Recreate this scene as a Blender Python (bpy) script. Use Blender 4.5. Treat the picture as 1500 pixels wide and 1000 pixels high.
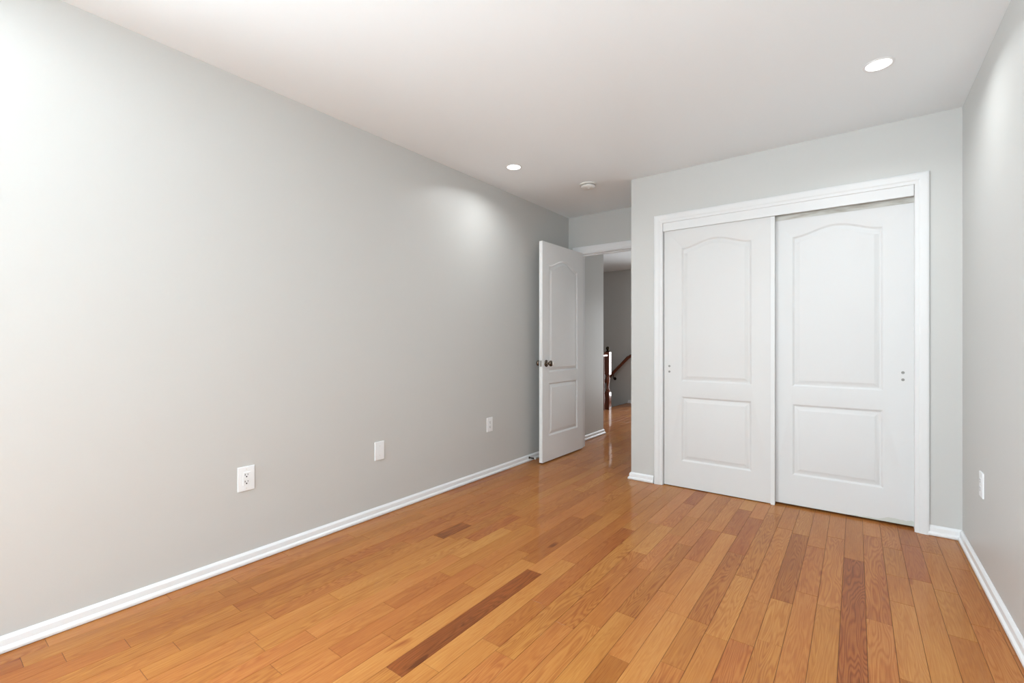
import bpy, bmesh, math, random
from mathutils import Vector, Matrix

for o in list(bpy.data.objects):
    bpy.data.objects.remove(o)
S = bpy.context.scene
COL = S.collection

# ---------------------------------------------------------------- measurements (metres)
H = 2.44
XL, XR = -2.467, 0.480            # side walls
YR = -1.90                        # rear wall (behind the camera)
YC = 3.595                        # closet wall
YA = 4.313                        # entry wall at the end of the alcove
XC = -1.4705                      # left end of the closet wall
YH = 5.165                        # end of the hall's left wall
YF = 8.03                         # far wall of the stairwell
XE = -3.345                       # edge of the hall floor at the stairs
T = 0.12

# ---------------------------------------------------------------- camera
cd = bpy.data.cameras.new('camera')
cam = bpy.data.objects.new('camera', cd)
COL.objects.link(cam)
cam.location = (0, 0, 1.1169)
cam.rotation_euler = (math.pi / 2, 0, 0.6417)
cd.sensor_fit = 'HORIZONTAL'
cd.sensor_width = 36
cd.lens = 36 * 674.5 / 1500
cd.shift_y = 0.8 / 1500
cd.clip_start = 0.02
S.camera = cam

# ---------------------------------------------------------------- light and exposure
w = bpy.data.worlds.new('world')
S.world = w
w.use_nodes = True
bg = w.node_tree.nodes['Background']
bg.inputs[0].default_value = (0.93, 0.97, 1.0, 1)
bg.inputs[1].default_value = 0.6
S.view_settings.view_transform = 'Standard'
S.view_settings.look = 'None'
S.view_settings.exposure = 0.0
S.view_settings.gamma = 1.0
S.view_settings.use_curve_mapping = False

WIN = [(-0.95, 0.25)]     # rear window behind the camera, x range
WL = (-1.65, -0.35)       # left wall window behind the camera, y range
WZ0, WZ1 = 0.75, 2.15
HWIN = (-2.95, -1.65, 0.06, 1.85)          # hall window in the far wall (x0, x1, z0, z1)
XHR = -1.30                               # hall right wall face


def area(name, loc, rot, sx, sy, power, col=(1, 1, 1), portal=False, spread=math.pi, shape='RECTANGLE'):
    l = bpy.data.lights.new(name, 'AREA')
    l.shape = shape
    l.size = sx
    if shape == 'RECTANGLE':
        l.size_y = sy
    l.energy = power
    l.color = col
    l.spread = spread
    if portal:
        l.cycles.is_portal = True
    o = bpy.data.objects.new(name, l)
    o.location = loc
    o.rotation_euler = rot
    COL.objects.link(o)
    return o


LG = dict(rear=62.0, rear_fill=28.0, left=160.0, left_fill=52.0, can_l=3.9, can_r=4.3, can_rear=0.5, hall=38.0)     # lamp powers in watts
DAY = (0.82, 0.931, 1.0)
# daylight through each window of the room, plus added upward lamps to brighten the ceiling
for (a, b) in WIN:
    area('rear_daylight', ((a + b) / 2, YR - 0.16, (WZ0 + WZ1) / 2), (math.pi / 2, 0, 0), b - a, WZ1 - WZ0, LG['rear'], DAY)
    area('rear_ceiling_fill', ((a + b) / 2, YR - 0.45, 0.75), (math.radians(135), 0, 0), b - a, 0.9, LG['rear_fill'], DAY)
area('left_daylight', (XL - 0.16, (WL[0] + WL[1]) / 2, (WZ0 + WZ1) / 2), (math.pi / 2, 0, -math.pi / 2), WL[1] - WL[0], WZ1 - WZ0, LG['left'], DAY)
area('left_ceiling_fill', (XL - 0.45, (WL[0] + WL[1]) / 2, 0.75), (math.radians(135), 0, -math.pi / 2), WL[1] - WL[0], 0.9, LG['left_fill'], DAY)
area('hall_daylight', ((HWIN[0] + HWIN[1]) / 2, YF + 0.16, (HWIN[2] + HWIN[3]) / 2), (-math.pi / 2, 0, 0), HWIN[1] - HWIN[0], HWIN[3] - HWIN[2], LG['hall'], (0.93, 0.97, 1.0), spread=2.1)


# ---------------------------------------------------------------- materials
def rgb(r, g, b):
    f = lambda c: (c / 255 / 12.92) if c / 255 <= 0.04045 else ((c / 255 + 0.055) / 1.055) ** 2.4
    return (f(r), f(g), f(b), 1)


def mat(name, col, rough=0.5, metal=0.0, bump=0.0, bscale=300, coat=0.0, spec=0.5):
    m = bpy.data.materials.new(name)
    m.use_nodes = True
    nt = m.node_tree
    p = nt.nodes['Principled BSDF']
    p.inputs['Base Color'].default_value = col
    p.inputs['Roughness'].default_value = rough
    p.inputs['Metallic'].default_value = metal
    p.inputs['Coat Weight'].default_value = coat
    p.inputs['Specular IOR Level'].default_value = spec
    if bump:
        tc = nt.nodes.new('ShaderNodeTexCoord')
        n = nt.nodes.new('ShaderNodeTexNoise')
        n.inputs['Scale'].default_value = bscale
        n.inputs['Detail'].default_value = 3
        b = nt.nodes.new('ShaderNodeBump')
        b.inputs['Strength'].default_value = bump
        b.inputs['Distance'].default_value = 0.001
        nt.links.new(tc.outputs['Object'], n.inputs['Vector'])
        nt.links.new(n.outputs['Fac'], b.inputs['Height'])
        nt.links.new(b.outputs['Normal'], p.inputs['Normal'])
    return m


M_WALL = mat('grey_wall_paint', rgb(203, 203, 200), 0.42, bump=0.12, bscale=220)
M_CEIL = mat('white_ceiling_paint', rgb(242, 248, 251), 0.8, bump=0.1, bscale=200)
M_TRIM = mat('white_trim_paint', rgb(234, 235, 236), 0.28)
M_DOOR = mat('white_door_paint', rgb(217, 217, 216), 0.5)
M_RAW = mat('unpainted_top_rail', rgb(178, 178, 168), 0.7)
M_CASE = mat('white_casing_paint', rgb(225, 226, 226), 0.4)
M_DOOR1 = mat('bright_white_door_paint', rgb(238, 239, 239), 0.3)
M_PLAST = mat('white_plastic', rgb(239, 242, 244), 0.3)
M_PLASTW = mat('warm_white_plastic', rgb(228, 228, 224), 0.35)
M_SLOT = mat('dark_slot', rgb(45, 43, 42), 0.6)
M_KNOB = mat('aged_nickel', rgb(120, 108, 96), 0.22, metal=1.0)
M_NICK = mat('satin_nickel', rgb(190, 188, 184), 0.3, metal=1.0)
M_HOLE = mat('grey_bore_plug', rgb(150, 150, 146), 0.45)
M_RUB = mat('white_rubber', rgb(215, 213, 208), 0.6)
M_SPRING = mat('dark_spring_steel', rgb(70, 68, 66), 0.35, metal=1.0)
M_DARKM = mat('dark_bronze', rgb(60, 50, 38), 0.3, metal=1.0)
M_GROOVE = mat('plank_groove', rgb(92, 52, 28), 0.7)
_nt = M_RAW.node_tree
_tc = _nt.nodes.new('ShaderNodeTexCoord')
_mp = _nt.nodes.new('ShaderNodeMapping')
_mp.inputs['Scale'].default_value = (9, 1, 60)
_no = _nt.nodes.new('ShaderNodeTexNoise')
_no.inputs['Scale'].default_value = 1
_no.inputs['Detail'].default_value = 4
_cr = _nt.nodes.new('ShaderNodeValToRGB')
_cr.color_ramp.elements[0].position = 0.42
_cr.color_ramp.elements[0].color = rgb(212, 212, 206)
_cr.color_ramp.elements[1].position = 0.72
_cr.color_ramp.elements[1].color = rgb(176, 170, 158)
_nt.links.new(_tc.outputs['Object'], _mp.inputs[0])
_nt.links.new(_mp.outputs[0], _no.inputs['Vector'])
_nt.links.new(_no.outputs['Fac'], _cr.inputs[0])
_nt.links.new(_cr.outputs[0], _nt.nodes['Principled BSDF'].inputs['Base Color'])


def emis(name, col, st):
    m = bpy.data.materials.new(name)
    m.use_nodes = True
    p = m.node_tree.nodes['Principled BSDF']
    p.inputs['Base Color'].default_value = (0.9, 0.9, 0.9, 1)
    p.inputs['Emission Color'].default_value = col
    p.inputs['Emission Strength'].default_value = st
    return m


M_LED = emis('led_diffuser', (1, 1, 1, 1), 3)


def door_paint_worn(name='worn_white_door_paint', x1=0.275, y0=0.012):
    """door white with the scuffed grey-green old paint along the lower right edge and top edge"""
    m = mat(name, rgb(217, 217, 216), 0.5)
    nt = m.node_tree
    p = nt.nodes['Principled BSDF']
    N = nt.nodes.new
    L = nt.links.new
    tc = N('ShaderNodeTexCoord')
    sep = N('ShaderNodeSeparateXYZ')
    L(tc.outputs['Object'], sep.inputs[0])
    no = N('ShaderNodeTexNoise')
    no.inputs['Scale'].default_value = 9
    no.inputs['Detail'].default_value = 4
    L(tc.outputs['Object'], no.inputs['Vector'])

    def math_(op, a, b=None, c=None):
        n = N('ShaderNodeMath')
        n.operation = op
        for i, v in enumerate((a, b, c)):
            if v is None:
                continue
            if isinstance(v, (int, float)):
                n.inputs[i].default_value = v
            else:
                L(v, n.inputs[i])
        return n.outputs[0]
    # patch height threshold grows towards the right end of the door
    hgt = math_('MULTIPLY', math_('SUBTRACT', sep.outputs['X'], 0.46), 0.12)
    hgt = math_('ADD', hgt, math_('MULTIPLY', math_('SUBTRACT', no.outputs['Fac'], 0.45), 0.09))
    low = math_('LESS_THAN', sep.outputs['Z'], hgt)
    right = math_('GREATER_THAN', sep.outputs['X'], 0.44)
    fac = math_('MULTIPLY', low, right)
    mix = N('ShaderNodeMix')
    mix.data_type = 'RGBA'
    mix.inputs['A'].default_value = rgb(219, 220, 220)
    mix.inputs['B'].default_value = rgb(203, 206, 199)
    L(fac, mix.inputs['Factor'])
    L(mix.outputs['Result'], p.inputs['Base Color'])
    return m


M_WORN = door_paint_worn()


def wood_floor():
    m = bpy.data.materials.new('oak_strip_floor')
    m.use_nodes = True
    nt = m.node_tree
    N = nt.nodes.new
    L = nt.links.new
    p = nt.nodes['Principled BSDF']
    tc = N('ShaderNodeTexCoord')
    at = N('ShaderNodeAttribute')
    at.attribute_name = 'plank'          # r: tone, g: seed, b: seed, a: grain style
    sep = N('ShaderNodeSeparateColor')
    L(at.outputs['Color'], sep.inputs[0])

    def math_(op, a, b=None, c=None):
        n = N('ShaderNodeMath')
        n.operation = op
        for i, v in enumerate((a, b, c)):
            if v is None:
                continue
            if isinstance(v, (int, float)):
                n.inputs[i].default_value = v
            else:
                L(v, n.inputs[i])
        return n.outputs[0]
    off = N('ShaderNodeCombineXYZ')
    L(math_('MULTIPLY', sep.outputs['Green'], 37.0), off.inputs[0])
    L(math_('MULTIPLY', sep.outputs['Blue'], 53.0), off.inputs[1])
    L(math_('MULTIPLY', sep.outputs['Green'], 11.0), off.inputs[2])
    add = N('ShaderNodeVectorMath')
    add.operation = 'ADD'
    L(tc.outputs['Object'], add.inputs[0])
    L(off.outputs[0], add.inputs[1])
    # fine pores
    mp = N('ShaderNodeMapping')
    mp.inputs['Scale'].default_value = (260, 7, 1)
    L(add.outputs[0], mp.inputs[0])
    n1 = N('ShaderNodeTexNoise')
    n1.inputs['Scale'].default_value = 1
    n1.inputs['Detail'].default_value = 3
    n1.inputs['Roughness'].default_value = 0.6
    L(mp.outputs[0], n1.inputs['Vector'])
    # cathedral growth rings: contour lines of a stretched noise
    mp2 = N('ShaderNodeMapping')
    mp2.inputs['Scale'].default_value = (14, 1.3, 1)
    L(add.outputs[0], mp2.inputs[0])
    n2 = N('ShaderNodeTexNoise')
    n2.inputs['Scale'].default_value = 1
    n2.inputs['Detail'].default_value = 2.0
    n2.inputs['Roughness'].default_value = 0.45
    L(mp2.outputs[0], n2.inputs['Vector'])
    rings = math_('SINE', math_('MULTIPLY', n2.outputs['Fac'], 150.0))
    rings = math_('POWER', math_('MULTIPLY_ADD', rings, 0.5, 0.5), 1.6)
    # how strongly this plank shows rings
    ringamt = math_('MULTIPLY', rings, math_('MULTIPLY_ADD', sep.outputs['Blue'], 0.68, 0.2))
    # broad tone shifts within a plank
    mp3 = N('ShaderNodeMapping')
    mp3.inputs['Scale'].default_value = (9, 1.6, 1)
    L(add.outputs[0], mp3.inputs[0])
    n3 = N('ShaderNodeTexNoise')
    n3.inputs['Scale'].default_value = 1
    n3.inputs['Detail'].default_value = 2
    L(mp3.outputs[0], n3.inputs['Vector'])
    # rare mineral streaks / knots
    mp4 = N('ShaderNodeMapping')
    mp4.inputs['Scale'].default_value = (16, 4.0, 1)
    L(add.outputs[0], mp4.inputs[0])
    n4 = N('ShaderNodeTexNoise')
    n4.inputs['Scale'].default_value = 1
    n4.inputs['Detail'].default_value = 1
    L(mp4.outputs[0], n4.inputs['Vector'])
    knots = N('ShaderNodeMapRange')
    knots.inputs['From Min'].default_value = 0.74
    knots.inputs['From Max'].default_value = 0.84
    L(n4.outputs['Fac'], knots.inputs['Value'])
    # value: tone + grains
    v = math_('ADD', sep.outputs['Red'], math_('MULTIPLY', math_('SUBTRACT', n3.outputs['Fac'], 0.5), 0.30))
    v = math_('SUBTRACT', v, math_('MULTIPLY', ringamt, 0.20))
    v = math_('ADD', v, math_('MULTIPLY', math_('SUBTRACT', n1.outputs['Fac'], 0.5), 0.40))
    v = math_('SUBTRACT', v, math_('MULTIPLY', knots.outputs[0], 0.35))
    cr = N('ShaderNodeValToRGB')
    e = cr.color_ramp.elements
    e[0].position = 0.0
    e[0].color = rgb(100, 54, 26)
    e[1].position = 1.0
    e[1].color = rgb(216, 158, 88)
    for pos, c in ((0.25, rgb(146, 82, 40)), (0.5, rgb(174, 110, 55)), (0.72, rgb(193, 134, 72))):
        x = e.new(pos)
        x.color = c
    L(v, cr.inputs[0])
    # the hue leans a little redder or yellower from plank to plank
    hs = N('ShaderNodeHueSaturation')
    L(math_('MULTIPLY_ADD', sep.outputs['Green'], 0.008, 0.496), hs.inputs['Hue'])
    hs.inputs['Saturation'].default_value = 1.0
    hs.inputs['Value'].default_value = 1.0
    L(cr.outputs[0], hs.inputs['Color'])
    L(hs.outputs[0], p.inputs['Base Color'])
    p.inputs['Roughness'].default_value = 0.34
    p.inputs['Coat Weight'].default_value = 0.42
    p.inputs['Coat Roughness'].default_value = 0.07
    p.inputs['Coat IOR'].default_value = 1.42
    p.inputs['Specular IOR Level'].default_value = 0.05
    # gentle unevenness of the varnish and the boards
    nb = N('ShaderNodeTexNoise')
    nb.inputs['Scale'].default_value = 9
    nb.inputs['Detail'].default_value = 2
    L(tc.outputs['Object'], nb.inputs['Vector'])
    b = N('ShaderNodeBump')
    b.inputs['Strength'].default_value = 0.2
    b.inputs['Distance'].default_value = 0.001
    L(math_('ADD', nb.outputs['Fac'], math_('MULTIPLY', n1.outputs['Fac'], 0.04)), b.inputs['Height'])
    L(b.outputs[0], p.inputs['Normal'])
    L(b.outputs[0], p.inputs['Coat Normal'])
    return m


M_FLOOR = wood_floor()


def stained(name, col, dark):
    m = mat(name, col, 0.22, coat=0.6)
    nt = m.node_tree
    p = nt.nodes['Principled BSDF']
    tc = nt.nodes.new('ShaderNodeTexCoord')
    mp = nt.nodes.new('ShaderNodeMapping')
    mp.inputs['Scale'].default_value = (60, 60, 5)
    n = nt.nodes.new('ShaderNodeTexNoise')
    n.inputs['Scale'].default_value = 1
    mx = nt.nodes.new('ShaderNodeMix')
    mx.data_type = 'RGBA'
    mx.inputs['A'].default_value = col
    mx.inputs['B'].default_value = dark
    nt.links.new(tc.outputs['Object'], mp.inputs[0])
    nt.links.new(mp.outputs[0], n.inputs['Vector'])
    nt.links.new(n.outputs['Fac'], mx.inputs['Factor'])
    nt.links.new(mx.outputs['Result'], p.inputs['Base Color'])
    return m


M_STAIN = stained('red_brown_stained_wood', rgb(132, 66, 36), rgb(92, 42, 22))


# ---------------------------------------------------------------- helpers
def tag(o, label=None, cat=None, group=None, kind=None):
    if label:
        o['label'] = label
    if cat:
        o['category'] = cat
    if group:
        o['group'] = group
    if kind:
        o['kind'] = kind
    return o


def empty(name, loc=(0, 0, 0), rz=0):
    o = bpy.data.objects.new(name, None)
    o.empty_display_size = 0.05
    COL.objects.link(o)
    o.location = loc
    o.rotation_euler = (0, 0, rz)
    return o


def link(name, bm, m, parent=None, smooth=False, angle=None, loc=None, normals=True):
    if normals:
        bmesh.ops.recalc_face_normals(bm, faces=bm.faces)
    me = bpy.data.meshes.new(name)
    bm.to_mesh(me)
    bm.free()
    for x in (m if isinstance(m, (list, tuple)) else [m]):
        me.materials.append(x)
    if smooth:
        for f in me.polygons:
            f.use_smooth = True
        if angle:
            me.set_sharp_from_angle(angle=math.radians(angle))
    o = bpy.data.objects.new(name, me)
    COL.objects.link(o)
    if parent:
        o.parent = parent
    if loc:
        o.location = loc
    return o


def box(bm, x0, x1, y0, y1, z0, z1, bev=0.0, mi=0, seg=2):
    v = [bm.verts.new((x, y, z)) for x in (x0, x1) for y in (y0, y1) for z in (z0, z1)]
    idx = [(0, 1, 3, 2), (4, 6, 7, 5), (0, 4, 5, 1), (2, 3, 7, 6), (0, 2, 6, 4), (1, 5, 7, 3)]
    fs = [bm.faces.new([v[i] for i in f]) for f in idx]
    for f in fs:
        f.material_index = mi
    if bev:
        es = list({e for f in fs for e in f.edges})
        bmesh.ops.bevel(bm, geom=es, offset=bev, segments=seg, profile=0.5, affect='EDGES')
    return bm


def boxes(*bs, bev=0.0):
    bm = bmesh.new()
    for b in bs:
        box(bm, *b, bev=bev)
    return bm


def lathe(bm, prof, axis='Z', center=(0, 0, 0), n=32, cap=True):
    """prof: list of (radius, height); axis: direction of height"""
    rings = []
    c = Vector(center)
    for r, h in prof:
        ring = []
        for i in range(n):
            a = 2 * math.pi * i / n
            if axis == 'Z':
                p = Vector((r * math.cos(a), r * math.sin(a), h))
            elif axis == 'X':
                p = Vector((h, r * math.cos(a), r * math.sin(a)))
            else:
                p = Vector((r * math.cos(a), h, r * math.sin(a)))
            ring.append(bm.verts.new(c + p))
        rings.append(ring)
    for a, b in zip(rings, rings[1:]):
        for i in range(n):
            bm.faces.new((a[i], a[(i + 1) % n], b[(i + 1) % n], b[i]))
    if cap:
        for r in (rings[0], rings[-1]):
            try:
                bm.faces.new(r)
            except ValueError:
                pass
    return bm


def sweep(bm, prof, pts, outs, cap=True):
    """prof: list of (u, v). pts: path points; outs: at each point the pair (U, V) of vectors, so that vertex = P + u*U + v*V (mitres are in U/V)"""
    rings = []
    for P, (U, V) in zip(pts, outs):
        rings.append([bm.verts.new(Vector(P) + u * Vector(U) + v * Vector(V)) for u, v in prof])
    n = len(prof)
    for a, b in zip(rings, rings[1:]):
        for i in range(n):
            bm.faces.new((a[i], a[(i + 1) % n], b[(i + 1) % n], b[i]))
    if cap:
        bm.faces.new(rings[0])
        bm.faces.new(rings[-1])
    return bm


CASING = [(0, 0), (0, .007), (.003, .0095), (.012, .0105), (.020, .0110), (.024, .0135), (.030, .0155), (.040, .0165), (.050, .0175), (.058, .018), (.0625, .0165), (.065, .014), (.065, 0)]
BASE = [(0, 0), (0, .016), (.004, .0215), (.012, .0225), (.018, .0205), (.022, .0155), (.024, .0130), (.040, .0125), (.047, .0118), (.052, .0085), (.056, .0045), (.058, .003), (.058, 0)]


def casing(name, x0, x1, zt, yface, sgn, width, zb=0.0):
    """three-sided mitred casing round an opening; x0, x1, zt = inner edges; sgn -1: faces -Y"""
    k = width / 0.065
    prof = [(u * k, v) for u, v in CASING]
    bm = bmesh.new()
    y = yface
    V = (0, sgn, 0)
    sweep(bm, prof, [(x0, y, zb), (x0, y, zt), (x1, y, zt), (x1, y, zb)],
          [((-1, 0, 0), V), ((-1, 0, 1), V), ((1, 0, 1), V), ((1, 0, 0), V)])
    return link(name, bm, M_TRIM, smooth=True, angle=25)


def baseboard(name, path, side=1, mats=M_TRIM):
    """path: (x, y) points along the wall face; the board stands to the left (side 1) of the direction of travel"""
    P = [Vector((x, y, 0)) for x, y in path]
    outs = []
    for i in range(len(P)):
        ds = []
        if i:
            ds.append((P[i] - P[i - 1]).normalized())
        if i < len(P) - 1:
            ds.append((P[i + 1] - P[i]).normalized())
        ns = [Vector((-d.y, d.x, 0)) * side for d in ds]
        if len(ns) == 1:
            n = ns[0]
        else:
            n = (ns[0] + ns[1]) / (1 + ns[0].dot(ns[1]))
        outs.append(((0, 0, 1), n))
    bm = bmesh.new()
    sweep(bm, BASE, P, outs)
    return link(name, bm, mats, smooth=True, angle=25)


def struct(name, bm, m, **k):
    return tag(link(name, bm, m, **k), kind='structure')


# ---------------------------------------------------------------- floor: oak strips, every strip with its own tone
def build_floor():
    rnd = random.Random(11)
    bm = bmesh.new()
    cl = bm.loops.layers.float_color.new('plank')
    W = 0.083
    X0 = -0.2995
    # strips the photo shows plainly: (row centre x, y0, y1, tone, ring strength)
    fixed = [(-1.254, 1.010, 1.862, 0.20, .35), (-1.085, 1.650, 2.62, 0.42, .5), (-1.42, 2.003, 2.60, 0.38, .3),
             (-1.917, 1.862, 2.10, 0.26, .8), (-.258, 2.288, 3.14, 0.38, .9), (-.015, 1.62, 2.945, 0.34, 1.0),
             (-.594, 2.90, 3.38, 0.40, .4), (-.511, 2.66, 3.26, 0.40, .3), (.234, 2.87, 3.33, 0.42, .3),
             (.068, 2.35, 3.36, 0.50, 1.0), (-.175, 2.42, 3.0, 0.52, .5), (-.92, 1.58, 2.36, 0.50, 1.0),
             (-1.0, 1.30, 2.42, .58, .9), (-.755, 1.79, 2.6, .45, .9), (-1.834, 1.15, 1.9, .57, .1),
             (-1.67, .95, 1.75, .58, .1), (-1.337, 0.8, 1.93, .61, .1), (-1.171, 1.1, 2.05, .63, .2)]
    used = {}
    for cx, a, b, t, g in fixed:
        r = round((cx - X0) / W - 0.5)
        used.setdefault(r, []).append((a, b, t, g))

    def plank(x0, x1, y0, y1, tone, ring):
        g = 0.0005
        be = 0.0005
        d = 0.0010
        if x1 - x0 < 0.004 or y1 - y0 < 0.004:
            return
        dz = rnd.uniform(-.00015, .00015)
        tilt = rnd.uniform(-.0002, .0002)
        co = (tone, rnd.random(), ring, 1.0)
        o = [bm.verts.new(c) for c in ((x0 + g, y0 + g, -d), (x1 - g, y0 + g, -d), (x1 - g, y1 - g, -d), (x0 + g, y1 - g, -d))]
        i = [bm.verts.new(c) for c in ((x0 + g + be, y0 + g + be, dz + tilt), (x1 - g - be, y0 + g + be, dz - tilt), (x1 - g - be, y1 - g - be, dz - tilt), (x0 + g + be, y1 - g - be, dz + tilt))]
        fs = [bm.faces.new(i)]
        for k in range(4):
            fs.append(bm.faces.new((o[k], o[(k + 1) % 4], i[(k + 1) % 4], i[k])))
        for f in fs:
            f.material_index = 0
            for lp in f.loops:
                lp[cl] = co

    def rows(xa, xb, ya, yb):
        r0 = math.floor((xa - X0) / W)
        r1 = math.ceil((xb - X0) / W)
        for r in range(r0, r1):
            x0 = max(xa, X0 + r * W)
            x1 = min(xb, X0 + (r + 1) * W)
            if x1 <= x0:
                continue
            fx = sorted(f for f in used.get(r, []) if f[0] < yb and f[1] > ya)
            y = ya
            segs = []
            first = True
            for f in fx + [None]:
                end = f[0] if f else yb
                while y < end - 1e-4:
                    ln = rnd.choice((rnd.uniform(.28, .6), rnd.uniform(.45, 1.15)))
                    if first:
                        ln *= rnd.uniform(.2, 1)
                        first = False
                    e = y + ln
                    if end - e < 0.22:
                        e = end
                    segs.append((y, e, None, None))
                    y = e
                if f:
                    segs.append(f)
                    y = f[1]
            for a, b, t, g in segs:
                if t is None:
                    t = min(.92, max(.25, rnd.gauss(.535, .046)))
                    if rnd.random() < .04:
                        t = rnd.uniform(.38, .48)
                    g = rnd.random() ** 1.6
                plank(x0, x1, max(a, ya), min(b, yb), t, g)
    rows(XL, XR, YR, YC + .06)
    rows(XL, XC, YC + .06, YA)
    rows(XC, XR, YC + .06, YA)        # closet floor
    rows(XL, XHR, YA, YH)             # threshold and hall
    rows(XE - .012, XHR, YH, YF)
    # solid bed under the strips
    for b in ((XL - T, XR + T, YR - T, YA), (XL - T, XHR + .02, YA, YH), (XE, XHR + .02, YH, YF + .05)):
        box(bm, b[0], b[1], b[2], b[3], -0.2, -0.0009, mi=1)
    o = link('floor', bm, [M_FLOOR, M_GROOVE], normals=False)
    return tag(o, kind='structure')


build_floor()
# nosing of the hall floor over the stairs
bm = bmesh.new()
box(bm, XE - .035, XE - .0125, 7.15, YF, -.03, .0005, bev=.004)
tag(link('trim_1', bm, M_STAIN), kind='structure')

# ---------------------------------------------------------------- walls and ceiling
struct('ceiling', boxes((-6.2, XR + T, YR - T, YF + T, H, H + .12)), M_CEIL)
struct('wall_left', boxes((XL - T, XL, YR - T, WL[0], 0, H), (XL - T, XL, WL[1], YH, 0, H), (XL - T, XL, WL[0], WL[1], 0, WZ0), (XL - T, XL, WL[0], WL[1], WZ1, H)), M_WALL)
struct('wall_right', boxes((XR, XR + T, YR - T, YA + T, 0, H)), M_WALL)


def wall_with_holes_y(name, xa, xb, ya, yb, holes, m=M_WALL, z0=0, z1=H):
    """wall standing across Y with rectangular holes (x0, x1, z0, z1)"""
    bm = bmesh.new()
    hs = sorted(holes)
    x = xa
    for (a, b, c, d) in hs:
        box(bm, x, a, ya, yb, z0, z1)
        if c > z0:
            box(bm, a, b, ya, yb, z0, c)
        if d < z1:
            box(bm, a, b, ya, yb, d, z1)
        x = b
    box(bm, x, xb, ya, yb, z0, z1)
    bmesh.ops.remove_doubles(bm, verts=bm.verts, dist=1e-5)
    return struct(name, bm, m)


wall_with_holes_y('wall_rear', XL, XR, YR - T, YR, [(a, b, WZ0, WZ1) for a, b in WIN])
# closet front wall
CX0, CX1, CZ = -1.222, 0.290, 2.058      # rough opening of the closet
wall_with_holes_y('wall_closet', XC, XR, YC, YC + .11, [(CX0, CX1, 0, CZ)])
struct('wall_closet_side', boxes((XC, XC + .11, YC + .11, YA + T, 0, H)), M_WALL)
struct('wall_closet_rear', boxes((XC + .11, XR, YA, YA + T, 0, H)), M_WALL)
# entry wall with the bedroom doorway
DX0, DX1, DZ = -2.352, -1.556, 2.055
wall_with_holes_y('wall_entry', XL, XC, YA, YA + T, [(DX0, DX1, 0, DZ)])
# hall and stairwell
struct('wall_hall_right', boxes((XHR, XHR + T, YA + T, YF, -.2, H)), M_WALL)
wall_with_holes_y('wall_hall_far', -6.2, XHR + T, YF, YF + T, [HWIN], z0=-2.8)
struct('wall_hall_left', boxes((-6.2, XL - T, YH - T, YH, -2.8, H)), M_WALL)
struct('wall_stairwell_end', boxes((-6.2, -6.08, YH, YF, -2.8, H)), M_WALL)
struct('wall_stairwell_side', boxes((XE, XE + .1, YH, YF, -2.8, -.2)), M_WALL)
struct('floor_lower', boxes((-6.08, XE, YH, YF, -2.9, -2.8)), M_GROOVE)

# ---------------------------------------------------------------- baseboards
tag(baseboard('baseboard_left', [(XL, YR), (XL, YA)], side=-1), kind='structure')
tag(baseboard('baseboard_hall_left', [(XL, YA + T + .09), (XL, YH), (XL - .6, YH)], side=-1), kind='structure')
tag(baseboard('baseboard_right', [(XR, YR), (XR, YC), (CX1 + .045, YC)], side=1), kind='structure')
tag(baseboard('baseboard_closet', [(XC, YA - .02), (XC, YC), (CX0 - .061, YC)], side=-1), kind='structure')
tag(baseboard('baseboard_rear', [(XL + .03, YR), (XR - .03, YR)], side=1), kind='structure')
tag(baseboard('baseboard_hall_far', [(XE + .0, YF), (XHR, YF)], side=-1), kind='structure')
tag(baseboard('baseboard_hall_right', [(XHR, YA + T), (XHR, YF - .03)], side=1), kind='structure')

# ---------------------------------------------------------------- closet opening: jambs, casing, fascia, track
bm = bmesh.new()
box(bm, CX0, CX0 + .012, YC, YC + .11, 0, CZ)
box(bm, CX1 - .012, CX1, YC, YC + .11, 0, CZ)
box(bm, CX0 + .012, CX1 - .012, YC, YC + .11, CZ - .012, CZ)
struct('trim_2', bm, M_CASE)
o = casing('trim_3', CX0 + .0095, CX1 - .0145, CZ - .014, YC, -1, .065)
o.data.materials[0] = M_CASE
tag(o, kind='structure')
# fascia board hiding the sliding track
bm = bmesh.new()
box(bm, CX0 + .0135, CX1 - .0165, YC - .004, YC + .010, 1.980, CZ - .0135, bev=.0015)
struct('trim_4', bm, M_CASE)
bm = bmesh.new()
box(bm, CX0 + .013, CX1 - .013, YC + .030, YC + .095, 2.012, 2.020)
box(bm, CX0 + .013, CX1 - .013, YC + .030, YC + .033, 1.998, 2.020)
box(bm, CX0 + .013, CX1 - .013, YC + .060, YC + .063, 1.998, 2.020)
struct('trim_5', bm, M_NICK)


# ---------------------------------------------------------------- moulded two-panel doors
def arch_outline(x0, x1, z0, zs, rise, n=28):
    """counter-clockwise outline; top is an eyebrow arch that starts flat at the corners"""
    pts = [(x0, z0), (x1, z0)]
    m = n
    for i in range(m + 1):
        t = i / m
        x = x1 + (x0 - x1) * t
        s = abs(2 * t - 1)                 # 1 at the corners, 0 in the middle
        # reverse curve: starts level, swings up, round crown
        k = 0.5 + 0.5 * math.cos(math.pi * min(1, s / 0.97))
        pts.append((x, zs + rise * k ** 0.88))
    return pts


def rect_outline(x0, x1, z0, z1):
    return [(x0, z0), (x1, z0), (x1, z1), (x0, z1)]


def inset(pts, d):
    n = len(pts)
    out = []
    for i in range(n):
        p0 = Vector(pts[i - 1])
        p1 = Vector(pts[i])
        p2 = Vector(pts[(i + 1) % n])
        a = (p1 - p0).normalized()
        b = (p2 - p1).normalized()
        na = Vector((-a.y, a.x))
        nb = Vector((-b.y, b.x))
        m = (na + nb) / (1 + na.dot(nb))
        q = p1 + m * d
        out.append((q.x, q.y))
    return out


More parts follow.
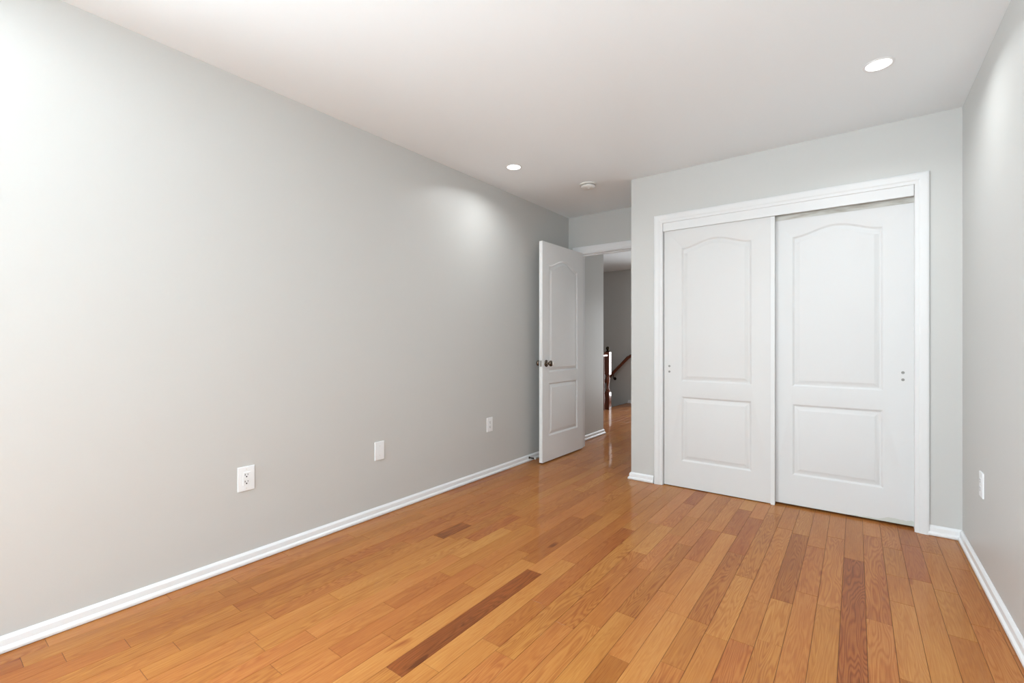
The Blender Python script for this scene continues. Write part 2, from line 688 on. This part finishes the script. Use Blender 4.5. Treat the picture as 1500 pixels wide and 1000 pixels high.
PANEL = [(0, 0), (.003, .0012), (.009, .0065), (.013, .0085), (.017, .0088), (.021, .0078), (.040, .0022), (.044, .0010), (.046, .0008)]


def door_face(bm, wd, ht, yf, sgn, panels, deep=1.0):
    """face in the XZ plane at y=yf whose outside is towards sgn*Y; panels are outlines"""
    outer = [bm.verts.new((x, yf, z)) for x, z in ((0, 0), (wd, 0), (wd, ht), (0, ht))]
    oe = [bm.edges.new((outer[i], outer[(i + 1) % 4])) for i in range(4)]
    edges = list(oe)
    for pts in panels:
        loops = []
        for d, dep in PANEL:
            q = inset(pts, d)
            loops.append([bm.verts.new((x, yf - sgn * dep * deep, z)) for x, z in q])
        n = len(pts)
        for i in range(n):
            edges.append(bm.edges.new((loops[0][i], loops[0][(i + 1) % n])))
        for a, b in zip(loops, loops[1:]):
            for i in range(n):
                bm.faces.new((a[i], a[(i + 1) % n], b[(i + 1) % n], b[i]))
        bm.faces.new(loops[-1])
    bmesh.ops.triangle_fill(bm, use_beauty=True, use_dissolve=False, edges=edges, normal=(0, sgn, 0))
    return outer


def door_slab(wd, ht, th, x_in, z_mid, both=True, deep=1.0):
    """local: x 0..wd, y 0..th (front face at y=0 looks to -Y), z 0..ht"""
    a, b = x_in
    zl0, zl1, zu0, zs, rise = z_mid
    pans = [rect_outline(a, b, zl0, zl1), arch_outline(a, b, zu0, zs, rise)]
    bm = bmesh.new()
    f = door_face(bm, wd, ht, 0, -1, pans, deep)
    if both:
        r = door_face(bm, wd, ht, th, 1, pans, deep)
    else:
        r = [bm.verts.new((x, th, z)) for x, z in ((0, 0), (wd, 0), (wd, ht), (0, ht))]
        bm.faces.new(r)
    for i in range(4):
        bm.faces.new((f[i], f[(i + 1) % 4], r[(i + 1) % 4], r[i]))
    return bm


# closet doors, the left one runs in front
LZ = .006
d = tag(empty('door_2', (-1.206, YC + .013, LZ)), 'left white sliding closet door, running in front, arched upper panel and plain lower panel', 'door', kind='structure')
bm = door_slab(.7595, 1.99, .030, (.132, .617), (.198, .694, .808, 1.832, .053), both=False)
link('slab', bm, M_DOOR, d, smooth=True, angle=22)
bm = boxes((.7345, .7600, -.0055, -.0002, -.006, 1.973), bev=.001)
tag(link('edge_strip', bm, M_CASE, d), 'white strip along the closing edge reaching almost to the floor')
for z in (.881, .924):
    bm = bmesh.new()
    lathe(bm, [(.0085, .001), (.0085, -.0012), (.0070, -.0022), (.0055, -.0012), (.001, -.0008)], 'Y', (.041, 0, z), 20)
    tag(link('bore_plug', bm, M_HOLE, d, smooth=True, angle=30), 'small grey round plug in the finger-pull bore')
d = tag(empty('door_3', (-.475, YC + .050, .014)), 'right white sliding closet door, behind the left one, with scuffed lower corner', 'door', kind='structure')
bm = door_slab(.753, 1.937, .030, (.127, .610), (.200, .683, .801, 1.817, .055), both=False)
link('slab', bm, M_WORN, d, smooth=True, angle=22)
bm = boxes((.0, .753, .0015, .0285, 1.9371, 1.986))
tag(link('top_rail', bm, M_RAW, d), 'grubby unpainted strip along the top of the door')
for z in (.875, .918):
    bm = bmesh.new()
    lathe(bm, [(.0085, .001), (.0085, -.0012), (.0070, -.0022), (.0055, -.0012), (.001, -.0008)], 'Y', (.702, 0, z), 20)
    tag(link('bore_plug', bm, M_HOLE, d, smooth=True, angle=30), 'small grey round plug in the finger-pull bore')

# ---------------------------------------------------------------- bedroom doorway: jamb, casing, swung-open door
bm = bmesh.new()
box(bm, DX0, DX0 + .018, YA, YA + T, 0, DZ)
box(bm, DX1 - .018, DX1, YA, YA + T, 0, DZ)
box(bm, DX0 + .018, DX1 - .018, YA, YA + T, DZ - .018, DZ)
box(bm, DX0 + .018, DX1 - .018, YA + .045, YA + .080, DZ - .029, DZ - .0181)   # stop
box(bm, DX0 + .018, DX0 + .029, YA + .045, YA + .080, 0, DZ - .0181)
box(bm, DX1 - .029, DX1 - .018, YA + .045, YA + .080, 0, DZ - .0181)
struct('trim_6', bm, M_TRIM)
tag(casing('trim_7', DX0 + .011, DX1 - .011, DZ - .011, YA, -1, .070), kind='structure')
tag(casing('trim_8', DX0 + .011, DX1 - .011, DZ - .011, YA + T, 1, .070), kind='structure')

# door hinged at its far end, open about 90 degrees; local x runs from the latch edge to the hinge edge
DW, DH, DT = .762, 2.030, .035
ang = math.atan2(.744, .0)
d = tag(empty('door_1', (-2.293, 3.532, .012), math.radians(89.5)), 'white two-panel bedroom door standing open along the left wall', 'door', kind='structure')
# local +X -> world +Y; local -Y (front) -> world +X
bm = door_slab(DW, DH, DT, (.112, .650), (.232, .722, .826, 1.820, .073), both=True, deep=1.25)
link('slab', bm, M_DOOR1, d, smooth=True, angle=22)


def knob(parent, y0, sgn):
    bm = bmesh.new()
    c = (.064, y0, .908)
    pr = [(.0325, 0), (.0325, .004), (.030, .0075), (.024, .010), (.014, .0125), (.0115, .018), (.0115, .030), (.014, .034),
          (.022, .038), (.0265, .044), (.0275, .051), (.0255, .058), (.019, .064), (.010, .0665), (.001, .067)]
    lathe(bm, [(r, sgn * h) for r, h in pr], 'Y', c, 36)
    return link('door_knob', bm, M_KNOB, parent, smooth=True, angle=40)


knob(d, 0, -1)
knob(d, DT, 1)
bm = boxes((-.0012, .0002, .006, .029, .880, .937), bev=.0004)
pl = link('latch_plate', bm, M_NICK, d)
bm = boxes((-.009, -.001, .0115, .0235, .902, .916), bev=.002)
link('latch_bolt', bm, M_NICK, pl)
for z in (.20, 1.02, 1.83):
    bm = bmesh.new()
    lathe(bm, [(.0055, -.045), (.0065, -.044), (.0065, .044), (.0055, .045)], 'Z', (DW + .004, DT + .002, z), 16)
    box(bm, DW - .0005, DW + .0012, DT - .028, DT - .001, z - .044, z + .044)
    link('hinge', bm, M_NICK, d)

# spring door stop on the left baseboard behind the door
t = tag(empty('door_stop', (XL + .0125, 3.555, .034)), 'small spring door stop on the left baseboard behind the open door', 'door stop')
bm = bmesh.new()
lathe(bm, [(.011, -.001), (.011, .003), (.007, .006), (.004, .008)], 'X', (0, 0, 0), 20)
link('mount', bm, M_SPRING, t, smooth=True, angle=35)
cu = bmesh.new()
n_t, seg = 14, 12
ring_prev = None
for i in range(n_t * seg + 1):
    a = 2 * math.pi * i / seg
    x = .006 + .055 * i / (n_t * seg)
    R = .0055
    cc = Vector((x, R * math.cos(a), R * math.sin(a)))
    rad = Vector((0, math.cos(a), math.sin(a)))
    ring = [cu.verts.new(cc + .0015 * (rad * math.cos(b) + Vector((1, 0, 0)) * math.sin(b))) for b in [2 * math.pi * k / 6 for k in range(6)]]
    if ring_prev:
        for k in range(6):
            cu.faces.new((ring_prev[k], ring_prev[(k + 1) % 6], ring[(k + 1) % 6], ring[k]))
    ring_prev = ring
link('spring', cu, M_SPRING, t, smooth=True)
bm = bmesh.new()
lathe(bm, [(.006, .058), (.008, .061), (.008, .072), (.006, .075), (.001, .0755)], 'X', (0, 0, 0), 20)
link('rubber_tip', bm, M_RUB, t, smooth=True, angle=35)


# ---------------------------------------------------------------- outlets and plates
def plate_bm(wy, hz):
    """plate lying against x=0, facing +X"""
    bm = bmesh.new()
    box(bm, 0, .0062, -wy / 2, wy / 2, -hz / 2, hz / 2)
    top = [f for f in bm.faces if all(abs(v.co.x - .0062) < 1e-6 for v in f.verts)]
    es = list({e for f in top for e in f.edges})
    bmesh.ops.bevel(bm, geom=es, offset=.0035, segments=3, profile=0.6, affect='EDGES')
    return bm


def outlet(name, loc, rz, wy, hz, label, group, decor):
    t = tag(empty(name, loc, rz), label, 'outlet', group)
    link('cover_plate', plate_bm(wy, hz), M_PLAST, t, smooth=True, angle=30)
    if decor:       # flat rectangular face
        bm = boxes((.0055, .0074, -.0165, .0165, -.033, .033), bev=.0008)
        f = link('receptacle', bm, M_PLAST, t)
        zs = (.017, -.017)
        fr = .0076
    else:           # two rounded faces
        bm = bmesh.new()
        for z in (.0195, -.0195):
            vs = []
            for i in range(32):
                a = 2 * math.pi * i / 32
                y = .0172 * math.cos(a)
                zz = max(-.0135, min(.0135, .0172 * math.sin(a)))
                vs.append((y, zz + z))
            lo = [bm.verts.new((.0058, y, q)) for y, q in vs]
            hi = [bm.verts.new((.0078, y * .97, z + (q - z) * .97)) for y, q in vs]
            for i in range(32):
                bm.faces.new((lo[i], lo[(i + 1) % 32], hi[(i + 1) % 32], hi[i]))
            bm.faces.new(hi)
        f = link('receptacle', bm, M_PLAST, t)
        zs = (.0195, -.0195)
        fr = .0079
    for z in zs:
        bm = bmesh.new()
        box(bm, fr - .0006, fr + .0001, -.0082, -.0054, z - .0005, z + .0085)
        link('slot', bm, M_SLOT, f)
        bm = bmesh.new()
        box(bm, fr - .0006, fr + .0001, .0054, .0078, z + .0005, z + .0075)
        link('slot', bm, M_SLOT, f)
        bm = bmesh.new()
        lathe(bm, [(.0035, fr - .0006), (.0035, fr + .0001)], 'X', (0, 0, z - .0065), 14)
        link('slot', bm, M_SLOT, f)
    for z in ((0,) if not decor else (.048, -.048)):
        sc = bmesh.new()
        lathe(sc, [(.003, .0055), (.003, fr - .0001 if not decor else .0067), (.0008, fr + .0004 if not decor else .0071)], 'X', (0, 0, z), 14)
        link('screw', sc, M_PLASTW, t, smooth=True, angle=30)
    return t


outlet('wall_outlet', (XL, 1.058, .429), 0, .080, .122, 'large white wall outlet low on the left wall, nearest to the camera', None, True)
outlet('wall_outlet', (XL, 2.985, .425), 0, .074, .118, 'white wall outlet low on the left wall, closest to the open door', None, False)
outlet('wall_outlet', (XR, 3.085, .440), math.pi, .072, .118, 'white wall outlet on the right wall, seen edge-on beside the closet', None, False)
t = tag(empty('blank_plate', (XL, 1.869, .4165)), 'blank white cover plate on the left wall, between the two outlets', 'cover plate')
link('cover_plate', plate_bm(.072, .117), M_PLAST, t, smooth=True, angle=30)
for z in (.030, -.030):
    bm = bmesh.new()
    lathe(bm, [(.0032, .0055), (.0032, .0067), (.001, .0071)], 'X', (0, 0, z), 14)
    link('screw', bm, M_PLASTW, t, smooth=True, angle=30)


# ---------------------------------------------------------------- recessed lights
def can_light(x, y, label, power):
    t = tag(empty('recessed_light', (x, y, H)), label, 'ceiling light', 'recessed ceiling lights')
    bm = bmesh.new()
    lathe(bm, [(.062, .001), (.0615, -.002), (.058, -.0035), (.052, -.0030), (.050, -.001), (.050, .001)], 'Z', (0, 0, 0), 48, cap=False)
    link('trim_ring', bm, M_TRIM, t, smooth=True, angle=40)
    bm = bmesh.new()
    lathe(bm, [(.0505, -.0006), (.030, -.0018), (.001, -.0022)], 'Z', (0, 0, 0), 48)
    link('diffuser', bm, M_LED, t, smooth=True, angle=40)
    l = area('lamp_beam', (0, 0, -.006), (0, 0, 0), .095, 0, power, (.94, .975, 1), spread=math.radians(150), shape='DISK')
    l.parent = t
    return t


can_light(-2.075, 2.800, 'round recessed ceiling light near the left wall, before the smoke detector', LG['can_l'])
can_light(.086, 2.808, 'round recessed ceiling light near the right wall, above the closet doors', LG['can_r'])
can_light(-2.075, .25, 'round recessed ceiling light behind the camera near the left wall', LG['can_rear'])
can_light(.086, .25, 'round recessed ceiling light behind the camera near the right wall', LG['can_rear'])

# ---------------------------------------------------------------- smoke detector
t = tag(empty('smoke_detector', (-1.803, 3.478, H)), 'round white smoke detector on the ceiling in front of the doorway', 'smoke detector')
bm = bmesh.new()
lathe(bm, [(.070, .001), (.070, -.004), (.067, -.009), (.060, -.0105)], 'Z', (0, 0, 0), 48)
link('base_ring', bm, M_PLASTW, t, smooth=True, angle=35)
bm = bmesh.new()
lathe(bm, [(.050, -.010), (.050, -.014)], 'Z', (0, 0, 0), 48, cap=False)
link('vent_gap', bm, M_SLOT, t, smooth=True)
bm = bmesh.new()
lathe(bm, [(.054, -.0135), (.058, -.016), (.057, -.026), (.050, -.034), (.040, -.037), (.018, -.038), (.001, -.038)], 'Z', (0, 0, 0), 48)
link('cover', bm, M_PLASTW, t, smooth=True, angle=35)
bm = bmesh.new()
lathe(bm, [(.009, -.0372), (.009, -.040), (.007, -.0412), (.001, -.0415)], 'Z', (.012, -.012, 0), 20)
link('test_button', bm, M_PLAST, t, smooth=True, angle=35)

# ---------------------------------------------------------------- rear windows (behind the camera) and the hall window
for k, (a, b) in enumerate(WIN):
    wd = tag(empty('window_%d' % (k + 1), (0, 0, 0)), kind='structure')
    bm = bmesh.new()
    for bx in ((a, a + .04, WZ0, WZ1), (b - .04, b, WZ0, WZ1), (a + .04, b - .04, WZ0, WZ0 + .04), (a + .04, b - .04, WZ1 - .04, WZ1), (a + .04, b - .04, 1.43, 1.47)):
        box(bm, bx[0], bx[1], YR - .08, YR - .03, bx[2], bx[3])
    link('window_frame', bm, M_TRIM, wd)
    bm = bmesh.new()
    prof = CASING
    V = (0, 1, 0)
    sweep(bm, prof + [prof[0]], [(a, YR, WZ0), (a, YR, WZ1), (b, YR, WZ1), (b, YR, WZ0), (a, YR, WZ0)],
          [((-1, 0, -1), V), ((-1, 0, 1), V), ((1, 0, 1), V), ((1, 0, -1), V), ((-1, 0, -1), V)], cap=False)
    link('window_casing', bm, M_TRIM, wd, smooth=True, angle=25)
wd = tag(empty('window_2'), kind='structure')
bm = bmesh.new()
a, b = WL
for bx in ((a, a + .04, WZ0, WZ1), (b - .04, b, WZ0, WZ1), (a + .04, b - .04, WZ0, WZ0 + .04), (a + .04, b - .04, WZ1 - .04, WZ1), (a + .04, b - .04, 1.43, 1.47)):
    box(bm, XL - .08, XL - .03, bx[0], bx[1], bx[2], bx[3])
link('window_frame', bm, M_TRIM, wd)
bm = bmesh.new()
V = (1, 0, 0)
sweep(bm, CASING, [(XL, a, WZ0), (XL, a, WZ1), (XL, b, WZ1), (XL, b, WZ0), (XL, a, WZ0)],
      [((0, -1, -1), V), ((0, -1, 1), V), ((0, 1, 1), V), ((0, 1, -1), V), ((0, -1, -1), V)], cap=False)
link('window_casing', bm, M_TRIM, wd, smooth=True, angle=25)
wd = tag(empty('window_3'), kind='structure')
bm = bmesh.new()
a, b, z0, z1 = HWIN
for bx in ((a, a + .04, z0, z1), (b - .04, b, z0, z1), (a + .04, b - .04, z0, z0 + .04), (a + .04, b - .04, z1 - .04, z1), (a + .04, b - .04, 1.28, 1.32)):
    box(bm, bx[0], bx[1], YF + .03, YF + .08, bx[2], bx[3])
link('window_frame', bm, M_TRIM, wd)

# ---------------------------------------------------------------- stairs: newel, guard rail, balusters, wall handrail, steps
NX, NY = -3.311, 7.095
t = tag(empty('newel_post', (NX, NY, 0)), 'turned red-brown newel post with ball top at the head of the stairs', 'newel post')
bm = boxes((-.044, .044, -.044, .044, 0, .285), bev=.003)
link('lower_block', bm, M_STAIN, t)
bm = bmesh.new()
lathe(bm, [(.040, .285), (.043, .295), (.040, .305), (.030, .312), (.034, .322), (.034, .33), (.024, .345), (.022, .38), (.026, .43), (.032, .48), (.036, .51), (.034, .53), (.026, .542), (.034, .552), (.036, .56), (.030, .575)], 'Z', (0, 0, 0), 28)
link('turned_shaft', bm, M_STAIN, t, smooth=True, angle=40)
bm = boxes((-.044, .044, -.044, .044, .575, .955), bev=.003)
link('upper_block', bm, M_STAIN, t)
bm = bmesh.new()
lathe(bm, [(.030, .955), (.036, .962), (.030, .968), (.018, .974), (.016, .982), (.026, .992), (.031, 1.005), (.031, 1.018), (.025, 1.032), (.014, 1.041), (.001, 1.044)], 'Z', (0, 0, 0), 28)
tag(link('ball_finial', bm, M_DARKM, t, smooth=True, angle=40), 'dark ball finial')

t = tag(empty('guard_rail', (NX, NY, 0)), 'horizontal red-brown guard rail running from the newel post along the landing', 'railing')
RAIL = [(-.030, .0), (-.030, .018), (-.024, .030), (-.010, .040), (.010, .040), (.024, .030), (.030, .018), (.030, 0), (.020, -.012), (-.020, -.012)]
bm = bmesh.new()
sweep(bm, RAIL, [(0, -.045, .885), (0, YH + .03 - NY, .885)], [((1, 0, 0), (0, 0, 1))] * 2)
link('rail', bm, M_STAIN, t, smooth=True, angle=30)
y = -.15
while y > YH - NY + .05:
    bm = bmesh.new()
    lathe(bm, [(.016, 0), (.016, .22), (.012, .23), (.015, .25), (.010, .27), (.011, .40), (.015, .56), (.010, .60), (.013, .62), (.009, .65), (.008, .80), (.008, .874)], 'Z', (0, y, 0), 12)
    link('baluster', bm, M_STAIN, t, smooth=True, angle=40)
    y -= .115

t = tag(empty('stair_handrail', (0, YF, 0)), 'sloping red-brown handrail on the far wall going down with the stairs', 'handrail')
bm = bmesh.new()
s2 = math.sqrt(.5)
p = [(-5.60, -.075, -1.47), (-3.30, -.075, .83), (-3.245, -.075, .858), (-3.10, -.075, .858)]
upd = (-s2, 0, s2)
sweep(bm, RAIL, p, [((0, 1, 0), upd), ((0, 1, 0), upd), ((0, 1, 0), (-.2, 0, 1)), ((0, 1, 0), (0, 0, 1))])
link('rail', bm, M_STAIN, t, smooth=True, angle=30)
for x in (-3.60, -4.6, -5.4):
    z = .83 + (x + 3.30) - .02
    bm = bmesh.new()
    lathe(bm, [(.028, -.001), (.028, -.004), (.012, -.010)], 'Y', (x, 0, z - .075), 16)
    sweep(bm, [(.006 * math.cos(a), .006 * math.sin(a)) for a in [k * math.pi / 4 for k in range(8)]],
          [(x, -.006, z - .075), (x, -.060, z - .070), (x, -.075, z - .045), (x, -.075, z)],
          [((1, 0, 0), (0, 0, 1)), ((1, 0, 0), (0, .5, .85)), ((1, 0, 0), (0, 1, 0)), ((1, 0, 0), (0, 1, 0))])
    link('bracket', bm, M_DARKM, t, smooth=True, angle=40)

st = tag(empty('staircase', (XE, NY, -.2)), kind='structure')
for k in range(13):
    z = -.2 * (k + 1)
    x1 = XE - .2 * k
    bm = bmesh.new()
    box(bm, x1 - .225, x1 - .0005, .06, YF - NY - .0005, z - .02 + .2, z + .012 + .2, bev=.004)
    link('tread', bm, M_STAIN, st).location = (-XE, 0, 0)
    bm = bmesh.new()
    box(bm, x1 - .205, x1 - .2, .06, YF - NY - .0005, z - .19 + .2 + .003, z - .02 + .2)
    link('riser', bm, M_TRIM, st).location = (-XE, 0, 0)
